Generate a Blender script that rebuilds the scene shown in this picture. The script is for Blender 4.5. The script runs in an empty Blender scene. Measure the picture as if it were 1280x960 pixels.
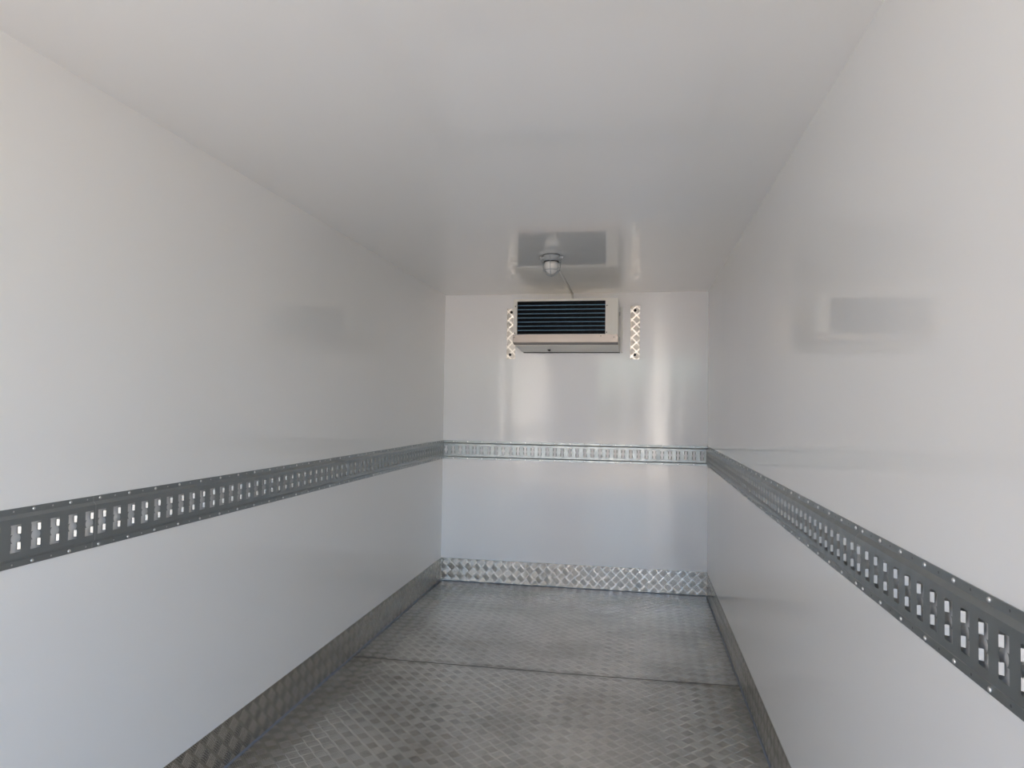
import bpy, bmesh, math, random
from mathutils import Vector, Matrix
random.seed(7)
C = bpy.context.scene.collection
S = bpy.context.scene
PI = math.pi

# ------------------------------------------------------------ camera
W, H, L = 1.76, 1.956, 5.60          # inside of the cold box; y = 0 is the bulkhead, the doorway is at y = -L
cd = bpy.data.cameras.new('camera')
cam = bpy.data.objects.new('camera', cd); C.objects.link(cam)
cd.sensor_width = 36.0
cd.lens = 856.775 / 1280 * 36.0
cd.clip_start = 0.02; cd.clip_end = 500
R_ = Vector((0.98375133, 0.17898306, 0.01408491))
U_ = Vector((-0.00770405, -0.03629584, 0.99931139))
F_ = Vector((-0.17937103, 0.98318242, 0.03432718))
m = Matrix((R_, U_, -F_)).transposed().to_4x4()
m.translation = Vector((1.3108, -4.5705, 1.1854))
cam.matrix_world = m
S.camera = cam

# ------------------------------------------------------------ sky, sun, exposure
w = bpy.data.worlds.new('world'); S.world = w; w.use_nodes = True
nt = w.node_tree; nt.nodes.clear()
sky = nt.nodes.new('ShaderNodeTexSky'); sky.sky_type = 'NISHITA'
sky.sun_disc = False; sky.sun_elevation = math.radians(48); sky.sun_rotation = math.radians(60)
sky.air_density = 1.0; sky.dust_density = 3.0; sky.ozone_density = 1.0
hs = nt.nodes.new('ShaderNodeHueSaturation'); hs.inputs['Saturation'].default_value = 1.25
bg = nt.nodes.new('ShaderNodeBackground'); bg.inputs['Strength'].default_value = 0.5
wo = nt.nodes.new('ShaderNodeOutputWorld')
nt.links.new(sky.outputs[0], hs.inputs['Color']); nt.links.new(hs.outputs[0], bg.inputs[0]); nt.links.new(bg.outputs[0], wo.inputs[0])
sd = bpy.data.lights.new('sun', 'SUN'); sd.energy = 13.0; sd.angle = math.radians(0.6); sd.color = (1.0, 0.90, 0.77)
sun = bpy.data.objects.new('sun', sd); C.objects.link(sun)
sun.rotation_euler = Vector((-0.80, -0.27, -0.54)).to_track_quat('-Z', 'Y').to_euler()   # comes in over the right side of the box
sun.location = (12, 4, 14)
S.view_settings.view_transform = 'Standard'; S.view_settings.look = 'None'
S.view_settings.gamma = 1.0; S.view_settings.use_curve_mapping = False
S.view_settings.exposure = 1.56
S.cycles.max_bounces = 24; S.cycles.diffuse_bounces = 18; S.cycles.glossy_bounces = 12
S.cycles.use_denoising = True
S.cycles.use_adaptive_sampling = False
S.cycles.use_guiding = True; S.cycles.guiding_training_samples = 64
S.cycles.sample_clamp_indirect = 4.0

# ------------------------------------------------------------ node expressions
class X:
    def __init__(s, t, o): s.t, s.o = t, o
    def _m(s, op, *a):
        n = s.t.nodes.new('ShaderNodeMath'); n.operation = op
        for i, v in enumerate((s,) + a):
            if isinstance(v, X): s.t.links.new(v.o, n.inputs[i])
            else: n.inputs[i].default_value = v
        return X(s.t, n.outputs[0])
    def __add__(s, b): return s._m('ADD', b)
    def __sub__(s, b): return s._m('SUBTRACT', b)
    def __mul__(s, b): return s._m('MULTIPLY', b)
    def fl(s): return s._m('FLOOR')
    def fr(s): return s._m('FRACT')
    def ab(s): return s._m('ABSOLUTE')
    def mod(s, b): return s._m('FLOORED_MODULO', b)
    def mx(s, b): return s._m('MAXIMUM', b)
    def mn(s, b): return s._m('MINIMUM', b)
    def ramp(s, a, b, c=0.0, d=1.0, smooth=True):
        n = s.t.nodes.new('ShaderNodeMapRange'); n.interpolation_type = 'SMOOTHSTEP' if smooth else 'LINEAR'
        s.t.links.new(s.o, n.inputs[0])
        for i, v in enumerate((a, b, c, d)): n.inputs[i + 1].default_value = v
        return X(s.t, n.outputs[0])

def mat(name, col=(.8, .8, .8), rough=.5, metal=0.0, **k):
    mt = bpy.data.materials.new(name); mt.use_nodes = True
    b = mt.node_tree.nodes['Principled BSDF']
    b.inputs['Base Color'].default_value = (*col, 1); b.inputs['Roughness'].default_value = rough
    b.inputs['Metallic'].default_value = metal
    for kk, v in k.items(): b.inputs[kk.replace('_', ' ')].default_value = v
    return mt
def noise(t, scale, detail=2, vec=None, stretch=None, rough=.5):
    n = t.nodes.new('ShaderNodeTexNoise'); n.inputs['Scale'].default_value = scale; n.inputs['Detail'].default_value = detail
    n.inputs['Roughness'].default_value = rough
    if vec is None:
        vec = t.nodes.new('ShaderNodeTexCoord').outputs['Object']
    if stretch:
        mp = t.nodes.new('ShaderNodeMapping'); mp.inputs['Scale'].default_value = stretch
        t.links.new(vec, mp.inputs[0]); vec = mp.outputs[0]
    t.links.new(vec, n.inputs['Vector'])
    return X(t, n.outputs['Fac'])
def bump(t, h, dist, strength=1.0, normal=None):
    b = t.nodes.new('ShaderNodeBump'); b.inputs['Distance'].default_value = dist; b.inputs['Strength'].default_value = strength
    t.links.new(h.o, b.inputs['Height'])
    if normal: t.links.new(normal, b.inputs['Normal'])
    return b.outputs[0]
def mixcol(t, f, a, b):
    n = t.nodes.new('ShaderNodeMix'); n.data_type = 'RGBA'
    t.links.new(f.o, n.inputs[0])
    for i, v in ((6, a), (7, b)):
        if isinstance(v, tuple): n.inputs[i].default_value = (*v, 1)
        else: t.links.new(v, n.inputs[i])
    return n.outputs[2]

def panel_mat(name, stretch, wavy=.0008, rough=.06, col=(.925, .925, .91)):
    """glossy white gelcoat panel: faintly wavy, a little orange peel"""
    mt = mat(name, col, .13); t = mt.node_tree; b = t.nodes['Principled BSDF']
    b.inputs['IOR'].default_value = 1.6
    big = noise(t, 1.0, 1, stretch=stretch)
    fine = noise(t, 60, 2)
    n1 = bump(t, big, wavy, 1.0)
    n2 = bump(t, fine, 0.000012, 1.0, n1)
    t.links.new(n2, b.inputs['Normal'])
    r = noise(t, 3, 3).ramp(.3, .7, rough, rough + .025)
    t.links.new(r.o, b.inputs['Roughness'])
    return mt

def tread_mat(name, axes, s=.04243, col=(.42, .41, .39), rough=.30, dirt=.4, off=(0, 0), height=.0010, bar=.75, seam=False):
    """five-bar tread plate: a checker of squares turned 45 degrees, each with five raised bars"""
    mt = mat(name, col, rough, 1.0); t = mt.node_tree; b = t.nodes['Principled BSDF']
    tc = t.nodes.new('ShaderNodeTexCoord'); sp = t.nodes.new('ShaderNodeSeparateXYZ')
    t.links.new(tc.outputs['Object'], sp.inputs[0])
    p = X(t, sp.outputs[axes[0]]) + off[0]; q = X(t, sp.outputs[axes[1]]) + off[1]
    k = 1 / (math.sqrt(2) * s)
    u = (p + q) * k; v = (p - q) * k
    par = (u.fl() + v.fl()).mod(2.0)
    fu = u.fr() - .5; fv = v.fr() - .5
    a = fu + (fv - fu) * par            # across the bars
    c = fv + (fu - fv) * par            # along the bars
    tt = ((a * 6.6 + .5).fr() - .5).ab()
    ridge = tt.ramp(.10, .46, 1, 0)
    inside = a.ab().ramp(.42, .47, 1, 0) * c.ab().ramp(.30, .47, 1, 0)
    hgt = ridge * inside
    n = bump(t, hgt, height, 1.0)
    dent = noise(t, 9, 3)
    n = bump(t, dent, .0005, 1.0, n)
    t.links.new(n, b.inputs['Normal'])
    d1 = noise(t, 2.2, 5).ramp(.40, .72); d2 = noise(t, 24, 4).ramp(.45, .8)
    d = (d1 * .65 + d2 * .35) * dirt
    if seam:      # dirt that has gathered along the lap of the two sheets, worn in dark smears elsewhere
        band = (q + 1.468 + (noise(t, 3, 4) - .5) * .10).ab().ramp(.006, .050, 1, 0)
        smear = noise(t, 1.3, 5, rough=.65).ramp(.56, .66)
        d = d + band * noise(t, 14, 3).ramp(.3, .6) * .55 + smear * .30
    base = mixcol(t, d.mx(0.0).mn(1.0), col, (col[0] * .50, col[1] * .48, col[2] * .45))
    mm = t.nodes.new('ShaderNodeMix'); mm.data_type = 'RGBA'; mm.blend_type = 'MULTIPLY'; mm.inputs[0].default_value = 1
    t.links.new(base, mm.inputs[6]); t.links.new(mixcol(t, hgt, (min(1, 1 / max(bar, 1)),) * 3, (min(1, bar),) * 3), mm.inputs[7])  # bars darkened in colour, standing in for the dark surroundings their slopes reflect
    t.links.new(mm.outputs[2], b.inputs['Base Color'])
    t.links.new((d1 * .035 + rough + d2 * .02).o, b.inputs['Roughness'])
    return mt

M = {}
M['wall'] = panel_mat('white_gelcoat_wall', (1.6, 1.6, .9))
M['back'] = panel_mat('white_gelcoat_bulkhead', (6.0, 6.0, .8), .0022, rough=.11, col=(.93, .932, .95))
M['ceil'] = panel_mat('white_gelcoat_ceiling', (1.2, 1.2, 1.2))
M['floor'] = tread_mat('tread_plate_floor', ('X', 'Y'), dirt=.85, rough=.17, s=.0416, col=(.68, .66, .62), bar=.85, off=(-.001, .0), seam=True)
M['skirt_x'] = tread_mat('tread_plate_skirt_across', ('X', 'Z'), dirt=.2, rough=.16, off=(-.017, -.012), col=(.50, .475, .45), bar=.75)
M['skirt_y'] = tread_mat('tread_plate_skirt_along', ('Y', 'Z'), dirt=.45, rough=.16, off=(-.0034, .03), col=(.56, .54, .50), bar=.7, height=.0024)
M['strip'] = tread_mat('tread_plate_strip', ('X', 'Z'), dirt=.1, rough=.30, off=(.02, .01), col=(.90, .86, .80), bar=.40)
M['rail'] = mat('dark_zinc', (.36, .385, .39), .38, .85)
_t = M['rail'].node_tree; _b = _t.nodes['Principled BSDF']
_t.links.new(noise(_t, 30, 3, stretch=(1, .1, 1)).ramp(.3, .7, .30, .42).o, _b.inputs['Roughness'])
M['tab'] = mat('bare_zinc_edge', (.50, .50, .485), .35, 1.0)
M['rivet'] = mat('aluminium_rivet', (.80, .80, .79), .30, 1.0)
M['holefill'] = mat('screw_hole', (.20, .21, .21), .5, .6)
M['sealant'] = mat('grey_sealant', (.20, .23, .28), .45)
M['cream'] = mat('cream_powder_coat', (.94, .91, .84), .42)
M['alu'] = mat('brushed_aluminium', (.29, .265, .25), .36, 1.0)
_t = M['alu'].node_tree
_t.links.new(bump(_t, noise(_t, 40, 3, stretch=(.15, 1, 1)), .0004), _t.nodes['Principled BSDF'].inputs['Normal'])
M['black'] = mat('black_rubber', (.012, .012, .013), .5)
M['dark_band'] = mat('matt_charcoal', (.03, .03, .035), .6)
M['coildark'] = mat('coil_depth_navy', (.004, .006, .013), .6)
M['fin'] = mat('blue_coated_fin', (.10, .22, .34), .35, .2)
_t = M['fin'].node_tree; _sp = _t.nodes.new('ShaderNodeSeparateXYZ'); _tc = _t.nodes.new('ShaderNodeTexCoord')
_t.links.new(_tc.outputs['Object'], _sp.inputs[0])
_f = ((X(_t, _sp.outputs['X']) * 200.0).fr() - .5).ab().ramp(.18, .32)
_t.links.new(mixcol(_t, _f, (.05, .10, .16), (.32, .56, .74)), _t.nodes['Principled BSDF'].inputs['Base Color'])
M['lampgrey'] = mat('grey_cast_lamp', (.52, .55, .57), .38, 0)
M['cage'] = mat('galvanised_cage_wire', (.40, .43, .45), .38, .5)
M['glass'] = mat('frosted_lamp_glass', (.92, .91, .89), .10, 0, Transmission_Weight=.10, IOR=1.45)
M['conduit'] = mat('white_plastic_conduit', (.74, .74, .72), .35)
M['shell'] = mat('outer_body_panel', (.78, .78, .78), .35)
M['asphalt'] = mat('pale_concrete_yard', (.42, .40, .37), .85)
_t = M['asphalt'].node_tree
_t.links.new(mixcol(_t, noise(_t, 1.5, 6).ramp(.3, .7), (.285, .240, .182), (.340, .292, .228)), _t.nodes['Principled BSDF'].inputs['Base Color'])
M['facade'] = mat('grey_facade', (.12, .12, .13), .8)
M['render'] = mat('white_pillar', (.90, .88, .85), .8)

# ------------------------------------------------------------ mesh helpers
def box(bm, a, b, mi=0):
    vs = [bm.verts.new((x, y, z)) for x in (a[0], b[0]) for y in (a[1], b[1]) for z in (a[2], b[2])]
    for f in ((0, 1, 3, 2), (4, 6, 7, 5), (0, 4, 5, 1), (2, 3, 7, 6), (0, 2, 6, 4), (1, 5, 7, 3)):
        fc = bm.faces.new([vs[i] for i in f]); fc.material_index = mi
    return vs
def poly(bm, pts, mi=0):
    f = bm.faces.new([bm.verts.new(p) for p in pts]); f.material_index = mi; return f
def lathe(bm, prof, n=32, c=(0, 0, 0), axis='Z', mi=0):
    """prof: (radius, height) pairs; turns them about the axis"""
    rings = []
    for r, h in prof:
        ring = []
        for k in range(n):
            a = 2 * PI * k / n; x, y = r * math.cos(a), r * math.sin(a)
            p = {'Z': (x, y, h), 'Y': (x, h, y), 'X': (h, x, y)}[axis]
            ring.append(bm.verts.new((p[0] + c[0], p[1] + c[1], p[2] + c[2])))
        rings.append(ring)
    for A, B in zip(rings[:-1], rings[1:]):
        for k in range(n):
            f = bm.faces.new((A[k], A[(k + 1) % n], B[(k + 1) % n], B[k])); f.smooth = True; f.material_index = mi
    for ring in (rings[0], rings[-1]):
        f = bm.faces.new(ring); f.material_index = mi
def tube(bm, pts, r, n=8, closed=False):
    pts = [Vector(p) for p in pts]; rings = []; N = len(pts)
    up = None
    for i, p in enumerate(pts):
        d = (pts[(i + 1) % N] - pts[i - 1]) if closed else (pts[min(i + 1, N - 1)] - pts[max(i - 1, 0)])
        d.normalize()
        if up is None: up = d.orthogonal().normalized()
        up = (up - d * up.dot(d)).normalized()
        s = d.cross(up)
        rings.append([bm.verts.new(p + (up * math.cos(2 * PI * k / n) + s * math.sin(2 * PI * k / n)) * r) for k in range(n)])
    for i in range(N if closed else N - 1):
        A, B = rings[i], rings[(i + 1) % N]
        for k in range(n):
            f = bm.faces.new((A[k], A[(k + 1) % n], B[(k + 1) % n], B[k])); f.smooth = True
    if not closed: bm.faces.new(rings[0]); bm.faces.new(rings[-1])
def obj(name, bm, mats, parent=None, loc=(0, 0, 0), bevel=0, fix=True):
    if fix: bmesh.ops.recalc_face_normals(bm, faces=bm.faces)
    me = bpy.data.meshes.new(name); bm.to_mesh(me); bm.free()
    for m_ in (mats if isinstance(mats, (list, tuple)) else [mats]): me.materials.append(m_)
    o = bpy.data.objects.new(name, me); C.objects.link(o); o.location = loc
    if parent: o.parent = parent
    if bevel:
        b = o.modifiers.new('bevel', 'BEVEL'); b.width = bevel; b.segments = 2; b.limit_method = 'ANGLE'
    return o
def struct(name, bm, mats, **k):
    o = obj(name, bm, mats, **k); o['kind'] = 'structure'; return o
def thing(name, label, cat, loc=(0, 0, 0), rotz=0, group=None):
    o = bpy.data.objects.new(name, None); C.objects.link(o); o.location = loc; o.rotation_euler = (0, 0, rotz)
    o.empty_display_size = .05
    o['label'] = label; o['category'] = cat
    if group: o['group'] = group
    return o
def dup(o, parent, loc):
    c = o.copy(); C.objects.link(c); c.parent = parent; c.location = loc; return c

# ------------------------------------------------------------ the box
T = .07
bm = bmesh.new(); box(bm, (-T, -L, -.02), (0, T, H + T)); struct('wall_left', bm, M['wall'])
bm = bmesh.new(); box(bm, (W, -L, -.02), (W + T, T, H + T)); struct('wall_right', bm, M['wall'])
bm = bmesh.new(); box(bm, (0, 0, -.02), (W, T, H + T)); struct('wall_back', bm, M['back'])
bm = bmesh.new(); box(bm, (0, -L, H), (W, 0, H + T)); struct('ceiling', bm, M['ceil'])
# floor: two sheets of tread plate; the nearer one laps over the farther one by its own thickness
bm = bmesh.new()
n = 24
far = [bm.verts.new((W * i / n, -1.478 + .028 * (i / n) ** 3, .0)) for i in range(n + 1)]
top = [bm.verts.new((v.co.x, v.co.y - .002, .0022)) for v in far]
b0 = [bm.verts.new((v.co.x, 0, 0)) for v in far]
f0 = [bm.verts.new((v.co.x, -L, .0022)) for v in far]
for i in range(n):
    for A, B in ((b0, far), (far, top), (top, f0)):
        bm.faces.new((A[i], B[i], B[i + 1], A[i + 1]))
lo = [bm.verts.new((x, y, -.09)) for x, y in ((0, 0), (W, 0), (W, -L), (0, -L))]
bm.faces.new(lo)
struct('floor', bm, M['floor'])
# black joint line of the lap, dirt collected in it
bm = bmesh.new()
tube(bm, [(W * i / 60, -1.4765 + .028 * (i / 60) ** 3 + random.uniform(-.0016, .0016), .0008) for i in range(61)], .0024, 6)
struct('trim_4', bm, mat('joint_grime', (.05, .045, .04), .7))

# skirting of tread plate, 153 mm high, 2 mm thick, with sealant beads
HB = .1531
bm = bmesh.new(); box(bm, (0, -.002, .0), (W, 0, HB)); struct('baseboard_back', bm, M['skirt_x'])
bm = bmesh.new(); box(bm, (0, -L, .0), (.002, -.002, HB)); struct('baseboard_left', bm, M['skirt_y'])
bm = bmesh.new(); box(bm, (W - .002, -L, .0), (W, -.002, HB)); struct('baseboard_right', bm, M['skirt_y'])
def bead(name, a, b, r=.004):
    bm = bmesh.new(); a, b = Vector(a), Vector(b); k = int((b - a).length / .03)
    pts = [a.lerp(b, i / k) + Vector([random.uniform(-.0012, .0012) for _ in range(3)]) for i in range(k + 1)]
    tube(bm, pts, r, 8); struct(name, bm, M['sealant'])
bead('trim_1', (.003, -L, .003), (.003, -.003, .003), .0045)
bead('trim_2', (W - .003, -L, .003), (W - .003, -.003, .003), .0035)
bead('trim_3', (.003, -.003, .001), (W - .003, -.003, .001), .0030)

# ------------------------------------------------------------ lashing rails
RC = .8908                     # rail centre height
PITCH, DEP = .05, .0095
def rail_mesh(length, first):
    """runs along +X from 0 to length, wall at y = 0, sticks out towards -Y; slots every 50 mm from `first`"""
    bm = bmesh.new(); hz = .0633; fl = .050; fc = .0425; sh = .0295; sw = .0125; t = .0022
    slots = []
    x = first
    while x + sw + .006 < length:
        if x - sw - .004 > 0: slots.append(x)
        x += PITCH
    def strip(z0, y0, z1, y1, x0=0, x1=length, mi=0): poly(bm, [(x0, y0, z0), (x1, y0, z0), (x1, y1, z1), (x0, y1, z1)], mi)
    for s in (1, -1):
        strip(s * hz, 0, s * hz, -t); strip(s * hz, -t, s * fl, -t)
        strip(s * fl, -t, s * fc, -DEP)
        strip(s * fc, -DEP, s * sh, -DEP)
    edges = [0] + [e for c in slots for e in (c - sw, c + sw)] + [length]
    for i in range(0, len(edges), 2): strip(-sh, -DEP, sh, -DEP, edges[i], edges[i + 1])
    for c in slots:
        # lips folded in left and right of each opening, interrupted by the round hole, open at the ends
        e0 = sh - .0050; R = .0118; zc = .0090; xm = .0090; xi = .0068; dm = -DEP + .0046; di = -DEP + .0048
        for s in (1, -1):
            for sz in (1, -1):
                poly(bm, [(c + s * sw, -DEP, sz * e0), (c + s * xm, dm, sz * e0), (c + s * xm, dm, sz * zc), (c + s * sw, -DEP, sz * zc)], 1)
                poly(bm, [(c + s * xm, dm, sz * e0), (c + s * xi, di, sz * e0), (c + s * xi, di, sz * (zc + .0012)), (c + s * xm, dm, sz * zc)], 0)
            arc = [(c + s * math.sqrt(R * R - z * z), -DEP, z) for z in (-zc, -.006, -.003, 0, .003, .006, zc)]
            poly(bm, [(c + s * (sw + .0005), -DEP, -zc)] + arc + [(c + s * (sw + .0005), -DEP, zc)], 0)
    # the small punched holes between the rivets
    x = first + PITCH
    while x < length:
        for s in (1, -1):
            n = 8; poly(bm, [(x + .0022 * math.cos(2 * PI * k / n), -t - .0002, s * .0568 + .0022 * math.sin(2 * PI * k / n)) for k in range(n)], 2)
        x += 2 * PITCH
    return bm
bm = bmesh.new(); lathe(bm, [(.0040, 0), (.0040, -.0008), (.0033, -.0020), (.0018, -.0027), (.0004, -.0029)], 12, axis='Y')
rivet0 = bpy.data.meshes.new('rivet'); bmesh.ops.recalc_face_normals(bm, faces=bm.faces); bm.to_mesh(rivet0); bm.free(); rivet0.materials.append(M['rivet'])
def rail(label, origin, rotz, length, first, riv0=0.0, small='holefill'):
    t = thing('lashing_rail', label, 'rail', origin, rotz)
    obj('rail_channel', rail_mesh(length, first), [M['rail'], M['tab'], M[small]], t, fix=False)
    x = first + riv0
    while x < length:
        if x > .006:
            for s in (1, -1):
                r = bpy.data.objects.new('rivet', rivet0); C.objects.link(r); r.parent = t; r.location = (x, -.0022, s * .0568)
        x += 2 * PITCH
    return t
# left wall: local +X -> world +Y when turned +90 degrees, sticking out to world +X
YL = -3.091; YR = -3.0634
rail('long slotted grey lashing rail on the left wall, ending at the bulkhead corner', (0, YL, RC), PI / 2, -YL - .014, .020, 0, 'rivet')
rail('short near piece of slotted grey lashing rail cut by the left photo edge', (0, -L + .02, RC), PI / 2, YL + L - .0207, (-3.1106 - (-L + .02)) % PITCH, 0, 'rivet')
# right wall: turned -90 degrees: local +X -> world -Y, sticks out to world -X
rail('long slotted grey lashing rail on the right wall, ending at the bulkhead corner', (W, -.014, RC), -PI / 2, -YR - .014, (-.014 + 3.0429) % PITCH)
rail('short near piece of slotted grey lashing rail cut by the right photo edge', (W, YR - .0007, RC), -PI / 2, L + YR - .02, .0215)
rail('light grey lashing rail across the white bulkhead, between the two side wall rails', (.0, 0, RC), 0, W, .0250, .05)

# ------------------------------------------------------------ tread plate strips with their bolts
bm = bmesh.new(); lathe(bm, [(.0095, 0), (.0095, -.004), (.007, -.007), (.0005, -.0075)], 20, axis='Y')
bolt0 = bpy.data.meshes.new('bolt_cap'); bmesh.ops.recalc_face_normals(bm, faces=bm.faces); bm.to_mesh(bolt0); bm.free(); bolt0.materials.append(M['black'])
for x0, x1, z0, z1, holes, lab in (
        (.4365, .4965, 1.515, 1.857, ((.4662, 1.8324), (.4614, 1.5443)), 'upright tread plate strip on the bulkhead, tucked behind the left side of the cooler'),
        (1.2655, 1.3265, 1.514, 1.8655, ((1.2946, 1.8364), (1.2953, 1.5433)), 'upright tread plate strip on the bulkhead, standing free to the right of the cooler')):
    t = thing('tread_plate_strip', lab, 'metal strip', (x0, 0, z0), group='tread plate strips beside the cooler')
    bm = bmesh.new(); box(bm, (0, -.003, 0), (x1 - x0, 0, z1 - z0)); obj('plate', bm, M['strip'], t)
    for hx, hz in holes:
        b = bpy.data.objects.new('bolt_cap', bolt0); C.objects.link(b); b.parent = t; b.location = (hx - x0, -.003, hz - z0)
        b['label'] = 'black bolt cap'

# ------------------------------------------------------------ evaporator
ex0, ex1, yf = .551, 1.194, -.385
zt, zg1, zg0, zl, zb = 1.8600, 1.8455, 1.6385, 1.5905, 1.5600
ev = thing('evaporator_unit', 'cream evaporator cooler with blue finned coil and metal drip tray on the bulkhead', 'cooling unit', (ex0, 0, zb))
ox, oz = ex0, zb
def L3(x, y, z): return (x - ox, y, z - oz)
gx0, gx1 = .5735, 1.1185
bm = bmesh.new()   # front panel as a frame round the coil opening, returned sides, top and back
for a, b in (((ex0, yf, zg0), (gx0, yf + .012, zt)), ((gx1, yf, zg0), (ex1, yf + .012, zt)), ((gx0, yf, zg1), (gx1, yf + .012, zt))):
    box(bm, L3(*a), L3(*b))
obj('front_panel', bm, M['cream'], ev, bevel=.001)
bm = bmesh.new()
box(bm, L3(ex0, yf + .012, zt - .002), L3(ex1, -.002, zt))
for x in (ex0, ex1 - .002):
    xx = x + .002
    pts = [(yf + .012, zt - .002), (-.002, zt - .002), (-.002, zb + .004), (yf + .012, zl + .022)]
    A = [bm.verts.new(L3(x, y, z)) for y, z in pts]; B = [bm.verts.new(L3(xx, y, z)) for y, z in pts]
    bm.faces.new(A); bm.faces.new(B[::-1])
    for i in range(4): bm.faces.new((A[i], A[(i + 1) % 4], B[(i + 1) % 4], B[i]))
obj('housing', bm, M['cream'], ev)
# drip tray: bare metal lip and bend, cream bottom
prof = [(yf - .001, zg0), (yf - .001, zl), (yf + .050, zl - .013)]
bm = bmesh.new()
n = len(prof)
A = [bm.verts.new(L3(ex0 - .003, y, z)) for y, z in prof]; B = [bm.verts.new(L3(ex1 + .001, y, z)) for y, z in prof]
A2 = [bm.verts.new(L3(ex0 - .003, y + .002, z + .002)) for y, z in prof]; B2 = [bm.verts.new(L3(ex1 + .001, y + .002, z + .002)) for y, z in prof]
for i in range(n - 1):
    bm.faces.new((A[i], B[i], B[i + 1], A[i + 1])); bm.faces.new((A2[i], B2[i], B2[i + 1], A2[i + 1]))
for P, Q in ((A, A2), (B, B2)):
    for i in range(n - 1): bm.faces.new((P[i], P[i + 1], Q[i + 1], Q[i]))
    bm.faces.new((P[1], P[2], bm.verts.new((P[2].co.x, P[2].co.y, P[1].co.z + .02)), bm.verts.new((P[1].co.x, P[1].co.y + .002, P[1].co.z + .02))))
tray = obj('drip_tray', bm, M['alu'], ev)
tray['label'] = 'bare aluminium drip tray lip'
bm = bmesh.new()
pts = [(yf + .046, zl - .010), (yf + .046, zl - .014), (-.002, zb), (-.002, zb + .004)]
A = [bm.verts.new(L3(ex0, y, z)) for y, z in pts]; B = [bm.verts.new(L3(ex1, y, z)) for y, z in pts]
bm.faces.new(A); bm.faces.new(B)
for i in range(4): bm.faces.new((A[i], A[(i + 1) % 4], B[(i + 1) % 4], B[i]))
obj('bottom_panel', bm, M['cream'], ev)
bm = bmesh.new(); box(bm, L3(ex0 + .004, -.008, zb - .005), L3(ex1 + .004, -.001, zb)); obj('dark_band', bm, M['dark_band'], ev)  # dark strip along the rear bottom edge of the cooler
# coil: dark depth with eight finned tube rows running across
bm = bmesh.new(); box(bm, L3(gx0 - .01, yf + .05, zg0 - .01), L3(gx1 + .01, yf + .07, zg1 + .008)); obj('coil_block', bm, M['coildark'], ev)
rows = 8; sp = (zg1 - zg0) / rows
for k in range(rows):
    z = zg1 - .0225 - k * (.2075 / rows)
    bm = bmesh.new(); y0 = yf + .016
    sec = [(y0, z - .0024), (y0 - .001, z), (y0, z + .0024), (y0 + .036, z + .0045), (y0 + .036, z + .0006)]
    A = [bm.verts.new(L3(gx0, y, zz)) for y, zz in sec]; B = [bm.verts.new(L3(gx1, y, zz)) for y, zz in sec]
    bm.faces.new(A); bm.faces.new(B)
    for i in range(5): bm.faces.new((A[i], A[(i + 1) % 5], B[(i + 1) % 5], B[i]))
    obj('coil_fin_row', bm, M['fin'], ev)
# vertical fins as dark blue plates between the rows
bm = bmesh.new()
x = gx0 + .004
while x < gx1:
    box(bm, L3(x, yf + .026, zg0), L3(x + .0008, yf + .05, zg1)); x += .0055
o = obj('coil_fins', bm, mat('dark_blue_fin', (.003, .007, .018), .5, .3), ev); o['kind'] = 'stuff'
# mounting bracket plate at the right, against the wall
bm = bmesh.new(); box(bm, L3(ex1 + .0075, -.030, zb - .002), L3(ex1 + .0205, -.001, 1.856)); obj('mounting_bracket', bm, mat('white_bracket', (.93, .93, .92), .4), ev, bevel=.001)
bm = bmesh.new()
for yy, zz in ((-.10, 1.80), (-.10, 1.64), (-.22, 1.62)): box(bm, L3(ex1, yy - .012, zz - .012), L3(ex1 + .006, yy + .012, zz + .012))
obj('pipe_clip', bm, M['lampgrey'], ev)
bm = bmesh.new(); lathe(bm, [(.0036, 0), (.0036, -.0012), (.0022, -.0022)], 10, axis='Y')
screw0 = bpy.data.meshes.new('screw'); bmesh.ops.recalc_face_normals(bm, faces=bm.faces); bm.to_mesh(screw0); bm.free(); screw0.materials.append(mat('dull_screw', (.10, .10, .10), .4, .6))
for x, z in ((.5625, 1.815), (.5605, 1.648), (1.1275, 1.815), (1.1265, 1.651), (.557, 1.622), (1.171, 1.620), (1.092, 1.628)):
    s_ = bpy.data.objects.new('screw', screw0); C.objects.link(s_); s_.parent = ev; s_.location = L3(x, yf - (.001 if z < 1.63 else 0), z)
bm = bmesh.new()
tube(bm, [L3(.735, -.12, 1.574), L3(.748, -.150, 1.562)], .0085, 14)
dr = obj('drain_spout', bm, M['alu'], ev)
bm = bmesh.new(); d = Vector((.013, -.03, -.012)).normalized(); p = Vector(L3(.748, -.150, 1.562))
tube(bm, [p - d * .002, p + d * .0012], .0072, 14); obj('spout_opening', bm, M['black'], dr)

# ------------------------------------------------------------ conduit on the ceiling
bm = bmesh.new(); box(bm, (-.0065, -1.12, -.006), (.0065, -.001, 0)); box(bm, (-.007, -.010, -.036), (.007, -.001, -.006))
t = thing('cable_conduit', 'slim white cable duct along the ceiling from the caged lamp to the bulkhead', 'cable duct', (.8805, 0, H))
obj('duct', bm, M['conduit'], t, bevel=.0015)

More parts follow.
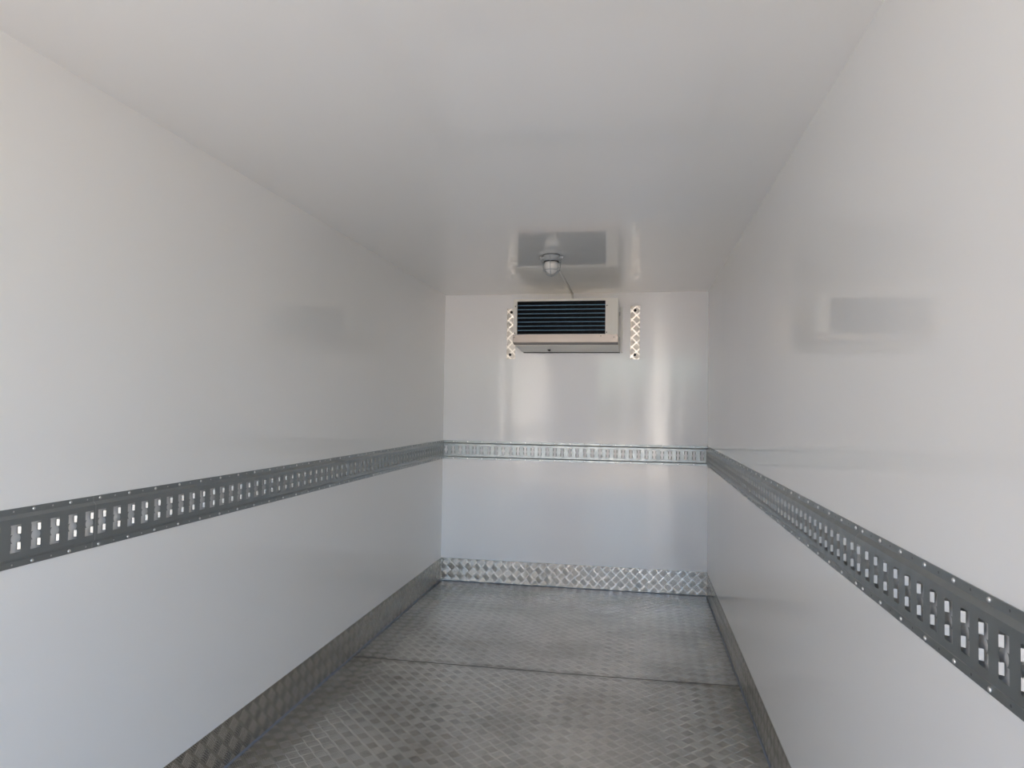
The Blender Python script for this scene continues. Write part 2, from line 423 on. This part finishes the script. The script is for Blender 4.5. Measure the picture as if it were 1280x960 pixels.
# ------------------------------------------------------------ caged bulkhead lamp
lp = thing('caged_ceiling_lamp', 'grey caged lamp with white glass dome hanging from the ceiling', 'lamp', (.882, -1.16, H))
bm = bmesh.new(); lathe(bm, [(.041, 0), (.041, -.010), (.0385, -.013), (.0365, -.014), (.0365, -.029), (.0350, -.031)], 40)
for sg in (1, -1):                  # the two fixing ears with their screws
    box(bm, (sg * .036, -.006, -.017), (sg * .0600, .006, -.008))
    lathe(bm, [(.0048, -.006), (.0048, -.0215), (.003, -.023)], 14, (sg * .0555, 0, 0))
obj('lamp_base', bm, M['lampgrey'], lp)
bm = bmesh.new(); lathe(bm, [(.0395, .0005), (.0425, .0), (.0425, -.0028), (.0395, -.003)], 40); lathe(bm, [(.0340, -.0295), (.0375, -.0310), (.0375, -.0355), (.0335, -.0370)], 40)
obj('seal_ring', bm, M['dark_band'], lp)
bm = bmesh.new(); lathe(bm, [(.033, -.034), (.0345, -.046), (.034, -.060), (.031, -.073), (.025, -.084), (.016, -.092), (.006, -.0965), (.0005, -.097)], 40)
obj('glass_dome', bm, M['glass'], lp)
cage = bmesh.new()
tube(cage, [(.049 * math.cos(a), .049 * math.sin(a), -.032) for a in [2 * PI * k / 40 for k in range(40)]], .0030, 8, True)
tube(cage, [(.042 * math.cos(a), .042 * math.sin(a), -.078) for a in [2 * PI * k / 40 for k in range(40)]], .0018, 8, True)
for k in range(6):
    a = -PI / 2 + k * PI / 3
    pr = [(.052, -.012), (.051, -.032), (.050, -.050), (.047, -.066), (.041, -.080), (.030, -.094), (.016, -.103), (.003, -.107)]
    tube(cage, [(r * math.cos(a), r * math.sin(a), z) for r, z in pr], .0015, 8)
lathe(cage, [(.006, -.104), (.007, -.107), (.004, -.110)], 12)
obj('wire_cage', cage, M['cage'], lp)

# ------------------------------------------------------------ outside, behind the camera (seen only as reflection and light)
bm = bmesh.new(); box(bm, (-40, -60, -1.0), (40, 20, -.95)); g = struct('ground', bm, M['asphalt'])
bm = bmesh.new(); box(bm, (-16, -22, -.95), (-.2, -17, 6.5)); struct('outside_facade', bm, M['facade'])  # unseen dark building, there to be mirrored in bulkhead and metal
bm = bmesh.new(); box(bm, (1.9, -22, -.95), (2.9, -20, 2.9)); bmesh.ops.rotate(bm, verts=bm.verts, cent=(2.4, -21, 0), matrix=Matrix.Rotation(PI / 4, 3, 'Z')); struct('streak_pillar', bm, M['render'])  # unseen white pillar, turned sunward to give the bulkhead its bright streak
